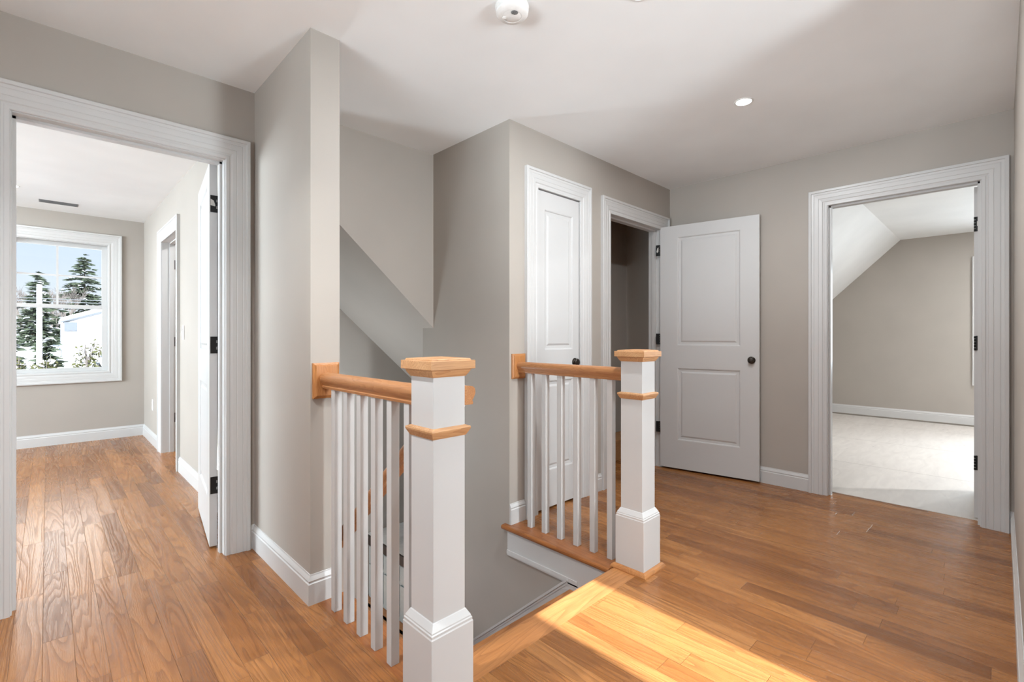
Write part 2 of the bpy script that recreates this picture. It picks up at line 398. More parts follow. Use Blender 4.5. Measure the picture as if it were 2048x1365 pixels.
# ------------------------------------------------------------------ trim
CP = [(0, 0), (0, .010), (.003, .013), (.016, .013), (.020, .0105), (.026, .0105), (.031, .015), (.050, .017), (.052, .0155), (.055, .0175), (.078, .0185), (.080, .017), (.083, .019), (.095, .020), (.098, .026), (.112, .026), (.115, .023), (.115, 0)]
def casing_mb(mb, to3, u0, u1, z0, z1, closed=False, prof=CP):
    """to3(u, z, t) -> world. inner opening u0..u1, z0..z1"""
    if closed: cor = [(u0, z0, -1, -1), (u0, z1, -1, 1), (u1, z1, 1, 1), (u1, z0, 1, -1)]
    else: cor = [(u0, z0, -1, 0), (u0, z1, -1, 1), (u1, z1, 1, 1), (u1, z0, 1, 0)]
    rings = [[to3(u + su * w, z + sz * w, t) for w, t in prof] for u, z, su, sz in cor]
    mb.loft(rings, cap=not closed, closed=closed)
    return mb

def jamb_boxes(mb, kind, u0, u1, zt, a0, a1, t=.02):
    """jamb lining: opening u0..u1 clear; wall from a0 to a1 across"""
    if kind == 'Y': bx = lambda p, q, z0, z1: mb.box(p, q, a0, a1, z0, z1)
    else: bx = lambda p, q, z0, z1: mb.box(a0, a1, p, q, z0, z1)
    bx(u0 - t, u0, 0, zt); bx(u1, u1 + t, 0, zt); bx(u0 - t, u1 + t, zt, zt + t)

# left doorway
b = MB(); casing_mb(b, lambda u, z, t: (u, YL - t, z), OL0 - .004, OL1 + .004, 0, OLH + .004)
casing_mb(b, lambda u, z, t: (u, 2.92 + t, z), OL0 - .004, OL1 + .004, 0, OLH + .004)
jamb_boxes(b, 'Y', OL0, OL1, OLH, YL - .002, 2.922)
b.box(OL0, OL0 + .011, 2.845, 2.88, 0, OLH); b.box(OL1 - .011, OL1, 2.845, 2.88, 0, OLH); b.box(OL0, OL1, 2.845, 2.88, OLH - .011, OLH)
struct('trim_1', b, 'trim', 'white door casing of the left doorway', 'door casing')
# closet
b = MB(); casing_mb(b, lambda u, z, t: (u, YC - t, z), C0 + .006, C1 - .01, 0, CH)
jamb_boxes(b, 'Y', C0, C1, CH, YC - .002, YC + .117)
struct('trim_2', b, 'trim', 'white casing around the narrow closet door', 'door casing')
# second opening
b = MB(); casing_mb(b, lambda u, z, t: (u, YC - t, z), D0 - .004, D1 + .004, 0, CH - .02)
jamb_boxes(b, 'Y', D0, D1, CH - .02, YC - .002, YC + .117)
b.box(D0, D0 + .012, YC + .042, YC + .08, 0, CH - .02); b.box(D1 - .012, D1, YC + .042, YC + .08, 0, CH - .02); b.box(D0, D1, YC + .042, YC + .08, CH - .032, CH - .02)
struct('trim_3', b, 'trim', 'white casing around the dark doorway beside the open door', 'door casing')
# right doorway
b = MB(); casing_mb(b, lambda u, z, t: (XF - t, u, z), E0 - .006, E1 + .004, 0, EH)
casing_mb(b, lambda u, z, t: (4.09 + t, u, z), E0 - .006, E1 + .004, 0, EH)
jamb_boxes(b, 'X', E0, E1, EH, XF - .002, 4.092)
b.box(4.00, 4.036, E1 - .011, E1, 0, EH); b.box(4.00, 4.036, E0, E0 + .011, 0, EH); b.box(4.00, 4.036, E0, E1, EH - .011, EH)
struct('trim_4', b, 'trim', 'white casing of the right doorway', 'door casing')
# doorway in the bedroom side wall
b = MB(); casing_mb(b, lambda u, z, t: (XS - t, u, z), BD0 - .004, BD1 + .004, 0, OLH)
jamb_boxes(b, 'X', BD0, BD1, OLH, XS - .002, XS2 + .002)
b.box(.855, .89, BD0, BD0 + .011, 0, OLH); b.box(.855, .89, BD1 - .011, BD1, 0, OLH); b.box(.855, .89, BD0, BD1, OLH - .011, OLH)
struct('trim_5', b, 'trim', 'white casing of the small doorway inside the left bedroom', 'door casing')

BP = [(0, 0), (.014, 0), (.014, .088), (.0105, .092), (.0105, .097), (.012, .101), (.008, .110), (.004, .118), (.003, .124), (0, .124)]
def baseboard(name, path, label, side=1, z0=0.0, closed=False):
    """path in XY, offset to the left of travel when side=1; mitred"""
    pts = [Vector((x, y)) for x, y in path]
    rings = []
    for i, p in enumerate(pts):
        d0 = (pts[i] - pts[i - 1]).normalized() if i > 0 else None
        d1 = (pts[i + 1] - pts[i]).normalized() if i < len(pts) - 1 else None
        n0 = Vector((-d0.y, d0.x)) * side if d0 else None
        n1 = Vector((-d1.y, d1.x)) * side if d1 else None
        if n0 is None: m = n1
        elif n1 is None: m = n0
        else:
            m = (n0 + n1); m = m / (m.dot(n0))
        rings.append([(p.x + m.x * t, p.y + m.y * t, z0 + z) for t, z in BP])
    b = MB(); b.loft(rings)
    return struct(name, b, 'trim', label, 'baseboard')

baseboard('baseboard_stub', [(OL1 + .12, YL), (XS, YL), (XS, YSTUB), (XS2 - .003, YSTUB)], 'white baseboard wrapping the wall end by the left railing', -1)
baseboard('baseboard_left', [(-1.5, YL), (OL0 - .12, YL)], 'white baseboard left of the left doorway', -1)
baseboard('baseboard_closets', [(XE + .002, YC), (C0 - .112, YC)], 'short white baseboard left of the closet door', -1)
baseboard('baseboard_closets', [(C1 + .108, YC), (D0 - .12, YC)], 'short white baseboard between the closet door and the dark doorway', -1)
baseboard('baseboard_far', [(XF, 1.40), (XF, E1 + .12)], 'white baseboard between the open door and the right doorway', -1)
baseboard('baseboard_right', [(XF, E0 - .122), (XF, YR), (2.06, YR), (2.06, -1.3)], 'white baseboard along the right-hand wall', -1)
baseboard('baseboard_bedroom', [(-3.06, FAR), (XS, FAR), (XS, BD1 + .12)], 'white baseboard under the snowy window', -1)
baseboard('baseboard_bedroom', [(XS, BD0 - .12), (XS, 2.94)], 'white baseboard beside the left bedroom door', -1)
baseboard('baseboard_subfloor', [(BX, 2.05), (BX, -2.7)], 'white baseboard raised above the unfinished floor', -1, z0=.022)

# stair edge boards: nosings (oak) ------------------------------------------------
def nosing_pts(e, w, lo=-.027):
    """profile (d, z): d from rounded edge inward"""
    r = .0135
    return [(w, 0), (r, 0), (r * .5, -.0018), (r * .13, -.0068), (0, -.0135), (r * .13, -.0202), (r * .5, -.0252), (r, -.027), (w, -.027)]
b = MB(); b.prism([(XE - .037 + d, z) for d, z in nosing_pts(0, .111)], 'Y', YN, 2.098)
struct('trim_6', b, 'oakY', 'oak nosing board under the right railing', 'nosing board')
b = MB(); b.prism([(XS2 + .037 - d, z) for d, z in nosing_pts(0, .131)], 'Y', YN, YSTUB - .002)
struct('trim_7', b, 'oakY', 'oak nosing board under the left railing', 'nosing board')
b = MB(); b.prism([(YN - d, z) for d, z in nosing_pts(0, .13)], 'X', .83, 2.062)
struct('trim_8', b, 'oakX', 'wide oak board along the landing edge above the stairs', 'nosing board')
# fascia and skirt
b = MB()
b.box(XE - .016, XE + .002, YN, YC + .0, -.143, -.027)
b.box(XE - .022, XE + .002, YN + .2, YC, -.165, -.143); b.box(XE - .018, XE + .002, YN + .2, YC, -.175, -.165)
struct('trim_9', b, 'trim', 'white fascia board below the right railing', 'fascia board')
sk = lambda y: .084 - .866 * (y - YN)
b = MB()
b.prism([(YN - .02, -.03), (1.545, -.03 - .0), (1.60, sk(1.60)), (2.97, sk(2.97)), (2.97, sk(2.97) - .45), (YN - .02, -.50)], 'X', XE - .018, XE + .002)
for a0, a1, t in ((.0, .016, .026), (.016, .032, .021)):
    b.prism([(1.60, sk(1.6) - a0), (2.97, sk(2.97) - a0), (2.97, sk(2.97) - a1), (1.60, sk(1.6) - a1)], 'X', XE - t, XE)
struct('trim_10', b, 'trim', 'white skirt board slanting down along the stairs', 'skirt board')
# stairs
st = thing('staircase', (1.45, YN, 0), 'enclosed oak staircase going down between the two railings', 'stairs', kind='structure')
for i in range(1, 7):
    yb = YN + (i - 1) * .2275; z = -.197 * i
    d = .2275 + .025 if i < 6 else 3.95 - yb
    x1 = XE - .018 if i < 6 else 2.0
    build('tread', MB().box(XS2, x1, yb, yb + d, z - .026, z), 'oakX', st, 0.006)
    build('riser', MB().box(XS2, x1, yb - .012, yb, z + 0 - .0, z + .171), 'trim', st)
build('landing', MB().box(XE - .02, 4.0, 2.99, 3.95, -1.21, -1.182), 'oakX', st)

# ------------------------------------------------------------------ railings
RP = [(-.019, 0), (.019, 0), (.021, .008), (.0175, .011), (.0175, .015), (.024, .024), (.030, .036), (.0305, .046), (.027, .056), (.018, .0625), (.006, .065), (-.006, .065), (-.018, .0625), (-.027, .056), (-.0305, .046), (-.030, .036), (-.024, .024), (-.0175, .015), (-.0175, .011), (-.021, .008)]
RZ = .913
def newel(parent, cx, cy):
    p = build('newel_post', MB().sq_lathe(cx, cy, [(.0775, 0), (.0775, .255), (.0755, .259), (.0755, .266), (.073, .269), (.0725, .273), (.0615, .292), (.0588, .293), (.0588, 1.02)]), 'rail_white', parent, .0015)
    build('base_molding', MB().sq_lathe(cx, cy, [(.0775, 0), (.097, 0), (.097, .006), (.091, .016), (.083, .022), (.0775, .022)]), 'oakX', p)
    build('collar', MB().sq_lathe(cx, cy, [(.0588, .829), (.061, .829), (.0715, .848), (.0725, .853), (.071, .857), (.0588, .861)]), 'capX', p)
    build('cap', MB().sq_lathe(cx, cy, [(.0588, 1.011), (.0605, 1.011), (.064, 1.016), (.070, 1.026), (.0715, 1.031), (.0735, 1.032), (.0735, 1.0335), (.0808, 1.0340), (.0818, 1.0355), (.0818, 1.0590), (.0810, 1.0602), (.0720, 1.0606), (.0715, 1.0640), (.0690, 1.0660), (.045, 1.0680), (.02, 1.0690)]), 'capX', p)
    return p
def rail_part(parent, x, y0, y1):
    rings = [[(x + a, y, RZ + z) for a, z in RP] for y in (y0, y1)]
    return build('handrail', MB().loft(rings), 'railY', parent, smooth=True)
def rosette(parent, x0, x1, z0, z1, yw):
    b = MB()
    def ring(i, y): return [(x0 + i, y, z0 + i), (x1 - i, y, z0 + i), (x1 - i, y, z1 - i), (x0 + i, y, z1 - i)]
    b.loft([ring(0, yw), ring(0, yw - .010), ring(.008, yw - .014), ring(.010, yw - .019), ring(.013, yw - .020)])
    return build('rosette', b, 'rosZ', parent)
def balusters(parent, x, ys):
    first = None
    for y in ys:
        if first is None:
            first = build('baluster', MB().box(x - .016, x + .016, y, y + .032, 0, RZ + .004), 'rail_white', parent, .0015)
            y_first = y
        else:
            copy_child(first, parent, (0, y - y_first, 0))

lr = thing('stair_railing', (.86, 1.217, 0), 'nearer white railing with oak handrail, ending at the large newel post in front', 'railing')
newel(lr, .866, 1.217)
rail_part(lr, .858, 1.274, YSTUB - .018); rosette(lr, .8035, .9175, .868, 1.019, YSTUB)
balusters(lr, .858, [1.345, 1.456, 1.569, 1.681, 1.793, 1.906])
rr = thing('stair_railing', (2.08, 1.25, 0), 'farther white railing with oak handrail in front of the narrow closet door', 'railing')
newel(rr, 2.080, 1.248)
rail_part(rr, 2.06, 1.305, YC - .018); rosette(rr, 2.004, 2.116, .876, 1.027, YC)
balusters(rr, 2.060, [1.373, 1.481, 1.591, 1.706, 1.821, 1.935])
# sloping handrail of the stairs
hr = thing('stair_handrail', (1.041, 1.25, .9), 'oak handrail sloping down the stairs behind the nearer newel post', 'handrail')
path = [(1.283, .897), (1.32, .896), (1.345, .891), (1.37, .880), (1.40, .858), (1.44, .823)]
y, z = path[-1]
path += [(y + .5, z - .433), (y + 1.2, z - 1.04)]
rings = [[(1.041 + a, yy, zz + h * (1.0 if k < 2 else 1.2)) for a, h in RP] for k, (yy, zz) in enumerate(path)]
build('rail', MB().loft(rings), 'railY', hr, smooth=True)
b = MB(); b.cyl((.931, 1.246, .884), (.985, 1.262, .876), .009); b.cyl((.985, 1.262, .876), (1.036, 1.305, .899), .0085); b.lathe((.9262, 1.246, .884), (1, 0, 0), [(.0005, 0), (.020, 0), (.020, .003), (.014, .006), (.009, .008)])
build('bracket', b, 'rail_white', hr)

# ------------------------------------------------------------------ doors
def door_slab_mb(w, h, d=.035, uo=(.145, .635), panels=((.24, .85), (1.04, 1.957)), z0=0):
    """local frame: u along +X from hinge, front face at y=0 (normal -Y), back at y=d. Both faces panelled."""
    mb = MB()
    us = [0, uo[0], uo[1], w]; zs_ = [0]
    for a, c in panels: zs_ += [a, c]
    zs_ += [h]
    for face in (0, 1):
        Y = 0 if face == 0 else d; sgn = 1 if face == 0 else -1
        for i in range(3):
            for j in range(len(zs_) - 1):
                u0, u1, a, c = us[i], us[i + 1], zs_[j], zs_[j + 1]
                if i == 1 and j % 2 == 1:
                    insets = [(0, 0), (.006, .0025), (.010, .008), (.028, .0095), (.038, .0045), (.042, .0030)]
                    rings = [[(u0 + q, Y + sgn * dd, a + q), (u1 - q, Y + sgn * dd, a + q), (u1 - q, Y + sgn * dd, c - q), (u0 + q, Y + sgn * dd, c - q)] for q, dd in insets]
                    mb.loft(rings, cap=False); mb.poly(rings[-1])
                else:
                    mb.poly([(u0, Y, a), (u1, Y, a), (u1, Y, c), (u0, Y, c)])
    mb.poly([(0, 0, 0), (0, d, 0), (0, d, h), (0, 0, h)]); mb.poly([(w, 0, 0), (w, d, 0), (w, d, h), (w, 0, h)])
    mb.poly([(0, 0, 0), (w, 0, 0), (w, d, 0), (0, d, 0)]); mb.poly([(0, 0, h), (w, 0, h), (w, d, h), (0, d, h)])
    return mb

def local_build(name, mb, mat, parent, **k):
    """mesh already in the parent's local frame"""
    me = bpy.data.meshes.new(name); me.from_pydata([tuple(v) for v in mb.v], [], mb.f)
    bm = bmesh.new(); bm.from_mesh(me); bmesh.ops.remove_doubles(bm, verts=bm.verts, dist=1e-5); bmesh.ops.recalc_face_normals(bm, faces=bm.faces); bm.to_mesh(me); bm.free()
    me.materials.append(M[mat]); o = bpy.data.objects.new(name, me); COL.objects.link(o); o.parent = parent
    return o

def door(n, label, loc, rot, w, h, **k):
    t = thing('door_%d' % n, loc, label, 'door', kind='structure'); t.rotation_euler = (0, 0, rot)
    local_build('door_panel', door_slab_mb(w, h, **k), 'door', t)
    return t
def knob(parent, u, z, y=0.0, s=-1):
    b = MB(); b.lathe((u, y, z), (0, s, 0), [(.001, 0), (.0285, 0), (.0285, .003), (.021, .006), (.016, .010), (.020, .014), (.0245, .020), (.0245, .026), (.020, .031), (.008, .034), (.0005, .0342)], 28)
    return local_build('door_knob', b, 'bronze', parent)

# door_1: left bedroom door, swung into the bedroom. hinge edge faces the hall
a1 = math.atan2(.737, .09)
d1 = door(1, 'white panelled door swung open into the left bedroom', (.617, 2.939, .012), a1, .735, 2.05, uo=(.125, .61))
# local -Y (front face) must face the bedroom side (-X): rotate so that front normal = (sin a, -cos a) -> (+X); mirror through back face instead
d1.location = (.617, 2.939, .012)
# slab thickness direction: local +Y = (-sin a, cos a) points to -X; shift so that the slab fills towards +X
d1.location = (.617 + .035 * math.sin(a1), 2.939 - .035 * math.cos(a1), .012)
for z0 in (1.784, 1.030, .280):
    b = MB(); b.box(-.0025, 0, .004, .031, z0, z0 + .09); hp = local_build('hinge', b, 'black', d1)
    b = MB()
    for q in range(5): b.cyl((-.004, -.006, z0 + q * .0185), (-.004, -.006, z0 + q * .0185 + .0145), .0062, n=10)
    b.box(-.003, 0, -.004, .004, z0, z0 + .02); b.box(-.003, 0, -.004, .004, z0 + .035, z0 + .055); b.box(-.003, 0, -.004, .004, z0 + .07, z0 + .09)
    local_build('hinge_barrel', b, 'black', hp)
    if z0 > 1.7:
        b = MB(); b.prism([(.030, z0 + .036), (.030, z0 + .070), (.016, z0 + .062), (.009, z0 + .040), (.009, z0 + .032)], 'X', -.0032, -.0026)
        local_build('paper_tag', b, 'sticker', hp)['label'] = 'grey paper tag'
b = MB(); b.box(.735, .7365, .008, .027, .93, .985); local_build('latch_plate', b, 'black', d1)
# door_2: closed narrow closet door
d2 = door(2, 'narrow closed white closet door behind the farther railing', (2.231, YC + .004, .014), 0, .446, 2.058, uo=(.078, .37), panels=((.24, .83), (1.03, 1.945)))
for z0 in (1.80, 1.03, .258):
    b = MB()
    for q in range(5): b.cyl((-.002, -.006, z0 + q * .0195), (-.002, -.006, z0 + q * .0195 + .018), .0068, n=10)
    b.box(-.006, .010, -.0015, .001, z0, z0 + .0975)
    local_build('hinge', b, 'black', d2)
knob(d2, .390, .940)
# door_3: open door resting near the far wall
ang = math.atan2(1.296 - 2.055, 3.915 - 3.79)
d3 = door(3, 'white panelled door standing open against the far wall', (3.79, 2.055, .016), ang, .769, 2.055, uo=(.145, .635))
# front normal must face -X (viewer): local -Y -> rotate
for z0 in (1.812, 1.048, .292):
    b = MB()
    for q in range(5): b.cyl((-.007, -.004, z0 + q * .019), (-.007, -.004, z0 + q * .019 + .0165), .0065, n=10)
    b.box(-.034, -.007, -.010, -.006, z0, z0 + .092); b.box(-.003, 0, 0, .03, z0, z0 + .092)
    hp = local_build('hinge', b, 'black', d3)
    if z0 > 1.7:
        b = MB(); b.prism([(-.030, z0 + .034), (-.022, z0 + .066), (-.012, z0 + .072), (-.012, z0 + .040), (-.020, z0 + .026)], 'Y', -.0108, -.0101); local_build('paper_tag', b, 'sticker', hp)['label'] = 'grey paper tag'
knob(d3, .714, .932)
# door_4: right bedroom door, folded back inside that room; its hinge edge shows in the doorway
d4 = door(4, 'white door folded back inside the right doorway, seen edge-on', (4.112, .115, .012), 0, .75, 2.045, uo=(.145, .61))
d4.location = (4.112, .083, .012)
for z0 in (1.770, 1.034, .294):
    b = MB(); b.box(-.003, 0, .003, .027, z0, z0 + .09)
    for q in range(5): b.cyl((-.004, .031, z0 + q * .0185), (-.004, .031, z0 + q * .0185 + .0145), .005, n=8)
    hp = local_build('hinge', b, 'black', d4)
    if z0 > 1.7:
        b = MB(); b.prism([(.008, z0 + .030), (.022, z0 + .034), (.022, z0 + .062), (.008, z0 + .060)], 'X', -.0036, -.0031); local_build('paper_tag', b, 'sticker', hp)['label'] = 'grey paper tag'
# hinges on the far jamb of the small bedroom doorway (door itself unseen)
for z0 in (1.792, 1.036, .29):
    b = MB(); b.box(.893, .917, BD1 - .0025, BD1 + .001, z0, z0 + .09)
    base_props(build('jamb_hinge', b, 'metalgrey'), {1.792: 'top grey hinge leaf', 1.036: 'middle grey hinge leaf', .29: 'bottom grey hinge leaf'}[z0] + ' on the jamb of the small bedroom doorway', 'hinge', 'hinges in the small bedroom doorway')

# ------------------------------------------------------------------ windows
def window(name, label, kind, a0, a1, z0, z1, plane, out, muntins=True, fixed=False):
    """rough opening a0..a1 along the wall, plane = room-side face, out = +1/-1 outward direction along the normal axis"""
    if kind == 'Y':
        P = lambda u, z, t: (u, plane - out * t, z)
        def bx(mb, u0, u1, d0, d1, q0, q1):
            y = sorted((plane + out * d0, plane + out * d1)); mb.box(u0, u1, y[0], y[1], q0, q1)
    else:
        P = lambda u, z, t: (plane - out * t, u, z)
        def bx(mb, u0, u1, d0, d1, q0, q1):
            x = sorted((plane + out * d0, plane + out * d1)); mb.box(x[0], x[1], u0, u1, q0, q1)
    loc = P((a0 + a1) / 2, z0, 0)
    t = thing(name, loc, label, 'window', kind='structure')
    b = MB(); casing_mb(b, P, a0 + .012, a1 - .012, z0 + .012, z1 - .012, closed=True)
    build('casing', b, 'trim', t)
    b = MB(); q = .018
    bx(b, a0, a0 + q, -.002, .14, z0, z1); bx(b, a1 - q, a1, -.002, .14, z0, z1); bx(b, a0 + q, a1 - q, -.002, .14, z0, z0 + q); bx(b, a0 + q, a1 - q, -.002, .14, z1 - q, z1)
    build('window_frame', b, 'trim', t)
    zm = z0 + (z1 - z0) * .505
    i0, i1 = a0 + q, a1 - q
    s = .046
    def sash(nm, d0, d1, q0, q1, mun, bot=s, top=s):
        b = MB(); bx(b, i0, i0 + s, d0, d1, q0, q1); bx(b, i1 - s, i1, d0, d1, q0, q1); bx(b, i0 + s, i1 - s, d0, d1, q0, q0 + bot); bx(b, i0 + s, i1 - s, d0, d1, q1 - top, q1)
        o = build(nm, b, 'trim', t, .002)
        g = MB(); dm = (d0 + d1) / 2; bx(g, i0 + s - .004, i1 - s + .004, dm - .002, dm + .002, q0 + bot - .004, q1 - top + .004); build('glass_pane', g, 'glass', o)
        if mun:
            mm = MB(); c = (i0 + i1) / 2; bx(mm, c - .009, c + .009, d0 + .008, d1 - .004, q0 + bot, q1 - top); zc = (q0 + bot + q1 - top) / 2; bx(mm, i0 + s, i1 - s, d0 + .009, d1 - .005, zc - .009, zc + .009)
            build('muntin', mm, 'trim', o)
    if fixed:
        sash('fixed_sash', .06, .10, z0 + q, z1 - q, False)
        return t
    sash('lower_sash', .045, .078, z0 + q, zm + .020, False, .040, .038)
    sash('upper_sash', .080, .113, zm - .020, z1 - q, muntins, .038, .040)
    return t
window('window_1', 'white double-hung window with a snowy view in the left bedroom', 'Y', W1[0], W1[1], W1[2], W1[3], FAR, 1)
window('window_2', 'white window in the front wall of the hall letting the sun in', 'Y', W2[0] - .064, W2[1] + .064, W2[2] - .06, W2[3] + .06, -1.3, -1, muntins=False, fixed=True)
window('window_3', 'white cased window at the edge of the room through the right doorway', 'X', WB[0], WB[1], WB[2], WB[3], BX, 1)
window('added_window_5', 'unseen white double window added to light the hall from the side', 'X', W5[0], W5[1], W5[2], W5[3], -1.5, -1)  # added window behind the viewer, lets fill light into the hall
window('window_4', 'white window in the outer wall of the left bedroom', 'X', WL[0], WL[1], WL[2], WL[3], -3.06, -1)

# ------------------------------------------------------------------ small fittings
# smoke detector
sd = thing('smoke_detector', (1.318, 1.352, CEIL), 'round white smoke detector on the ceiling', 'smoke detector')
c = (1.318, 1.352)
b = MB(); b.lathe((c[0], c[1], CEIL), (0, 0, -1), [(.0005, 0), (.066, 0), (.067, .004), (.066, .014), (.062, .018), (.064, .021), (.063, .030), (.055, .037), (.038, .040), (.037, .0385), (.034, .0405), (.0005, .042)], 48)
build('detector_body', b, 'plastic', sd, smooth=True)
b = MB()
for i in range(7):
    q = -.0105 + i * .0035; w_ = math.sqrt(max(0, .0125 ** 2 - q * q)) + .0015
    gx, gy = c[0] - .012, c[1] - .026
    d1_, d2_ = (.94, -.34), (.34, .94)          # slat direction, spacing direction
    P = lambda a, e, z: (gx + d1_[0] * a + d2_[0] * e, gy + d1_[1] * a + d2_[1] * e, z)
    b.loft([[P(-w_, q - .0009, z), P(w_, q - .0009, z), P(w_, q + .0009, z), P(-w_, q + .0009, z)] for z in (CEIL - .0418, CEIL - .0428)])
build('sounder_grille', b, 'grille', sd)
b = MB(); b.lathe((c[0] - .018, c[1] + .026, CEIL - .040), (0, 0, -1), [(.0005, 0), (.008, 0), (.008, .003), (.0005, .004)], 20); build('test_button', b, 'plastic', sd)

def downlight(x, y, label, r=.05, power=None, spread=180):
    t = thing('ceiling_light', (x, y, CEIL), label, 'ceiling light', 'recessed ceiling lights')
    b = MB(); b.lathe((x, y, CEIL), (0, 0, -1), [(r, -.002), (r + .011, 0), (r + .011, .002), (r + .008, .004), (r, .003), (r, -.002)], 40); build('trim_ring', b, 'plastic', t, smooth=True)
    b = MB(); b.lathe((x, y, CEIL), (0, 0, -1), [(.0005, 0), (r, 0), (r, .0035), (.0005, .0045)], 40); build('lens', b, 'lamp', t)
    if power:
        l = bpy.data.lights.new('downlight_beam', 'AREA'); l.shape = 'DISK'; l.size = r * 2; l.energy = power; l.color = (.97, .985, 1.0); l.spread = R(spread)
        o = bpy.data.objects.new('downlight_beam', l); COL.objects.link(o); o.location = (x, y, CEIL - .008)
    return t
downlight(2.775, 1.0, 'lit round recessed ceiling light above the right side of the hall', r=.039, power=8)
downlight(1.61, .955, 'recessed ceiling light above the landing, cut off by the top of the picture', r=.039, power=10)
downlight(-.05, 1.45, 'unseen recessed ceiling light added over the left part of the hall', r=.039, power=13, spread=125)  # added out of view to brighten the left floor
downlight(-.22, 5.98, 'small lit recessed ceiling light in the left bedroom', r=.039, power=5)
downlight(1.55, 5.1, 'unseen recessed ceiling light added in the small room beyond the bedroom', r=.039, power=14)  # added out of view to brighten the doorway jamb
downlight(5.6, -.75, 'nearer unseen recessed ceiling light added in the right bedroom', r=.039, power=24)  # added out of view to brighten this room
downlight(7.2, -.75, 'farther unseen recessed ceiling light added in the right bedroom', r=.039, power=26)  # second added fill light, also out of view
# slot vent
t = thing('air_vent', (.08, 6.45, CEIL), 'narrow grey slot vent in the left bedroom ceiling', 'air vent')
b = MB(); b.box(-.06, .22, 6.38, 6.50, CEIL - .004, CEIL); build('vent_frame', b, 'metalgrey', t, .001)
b = MB()
for i in range(6): b.box(-.05, .21, 6.392 + i * .017, 6.400 + i * .017, CEIL - .007, CEIL - .004)
build('vent_slat', b, 'grille', t)
# switch + outlet
t = thing('light_switch', (XS, 4.66, 1.16), 'white light switch beside the small bedroom doorway', 'light switch')
b = MB(); b.box(XS - .006, XS, 4.625, 4.695, 1.105, 1.22); build('switch_plate', b, 'plastic', t, .002)
b = MB(); b.box(XS - .010, XS - .006, 4.645, 4.675, 1.13, 1.195); b.box(XS - .016, XS - .010, 4.652, 4.668, 1.158, 1.17); build('toggle', b, 'plastic', t)
t = thing('wall_outlet', (XS, 6.24, .41), 'white wall outlet near the bedroom corner', 'wall outlet')
b = MB(); b.box(XS - .006, XS, 6.205, 6.275, .352, .467); build('outlet_plate', b, 'plastic', t, .002)
b = MB(); b.box(XS - .009, XS - .006, 6.224, 6.256, .366, .402); b.box(XS - .009, XS - .006, 6.224, 6.256, .416, .452); build('socket', b, 'plastic', t)
# plywood step inside the dark doorway
b = MB(); b.box(2.955, 4.215, 2.44, 2.655, 0, .186)
base_props(build('wooden_step', b, oak('pale_oak_step', 'X', dark=(.16, .06, .02), mid=(.42, .21, .09), light=(.50, .27, .12), rough=.4, ringscale=(24, 2.4)), None, .004), 'pale wooden step inside the dark doorway', 'step')
# lower landing cabinet and bottle
t = thing('cabinet', (2.25, 3.5, -1.182), 'grey cabinet with a dark top edge on the lower landing, seen between balusters', 'cabinet')
build('cabinet_body', MB().box(2.05, 2.5, 3.12, 3.93, -1.182, -.69), 'cab', t, .003)
build('cabinet_top', MB().box(2.035, 2.53, 3.09, 3.945, -.69, -.622), 'plastic', t, .003)['label'] = 'white top'
build('edge_band', MB().box(2.02, 2.035, 3.09, 3.945, -.70, -.620), 'darkwood', t, .002)['label'] = 'dark edge band'
for i in range(3): build('drawer', MB().box(2.038, 2.05, 3.15 + i * .26, 3.39 + i * .26, -.86, -.72), 'cab', t, .004)
for i in range(3): build('cabinet_door', MB().box(2.038, 2.05, 3.15 + i * .26, 3.39 + i * .26, -1.15, -.88), 'cab', t, .004)
t = thing('bottle', (2.14, 3.62, -.622), 'small pale bottle with a dark cap on the landing cabinet', 'bottle')
b = MB(); b.lathe((2.14, 3.62, -.622), (0, 0, 1), [(.0005, 0), (.024, 0), (.026, .004), (.026, .085), (.022, .10), (.011, .112), (.011, .125)], 20); build('bottle_body', b, 'bottle', t, smooth=True)
b = MB(); b.lathe((2.14, 3.62, -.499), (0, 0, 1), [(.0005, 0), (.013, 0), (.013, .018), (.0005, .02)], 20); build('bottle_cap', b, 'black', t)

# ------------------------------------------------------------------ outdoors
rnd = random.Random(7)
def gz(x, y):
    base = -2.9 + max(0, min(1, (y - 9) / 19.0)) ** 1.2 * 3.55
    return base + .12 * math.sin(x * .8 + y * .35) + .08 * math.sin(x * 2.1 - y * .9)
b = MB(); nx, ny = 60, 50
idx = {}
for i in range(nx + 1):
    for j in range(ny + 1):
        x = -30 + 70 * i / nx; y = 7.6 + 112 * (j / ny) ** 1.6
        idx[i, j] = len(b.v); b.v.append((x, y, gz(x, y)))
for i in range(nx):
    for j in range(ny): b.f.append((idx[i, j], idx[i + 1, j], idx[i + 1, j + 1], idx[i, j + 1]))
struct('ground', b, 'snow', 'snow-covered slope outside the window', 'ground', smooth=True)

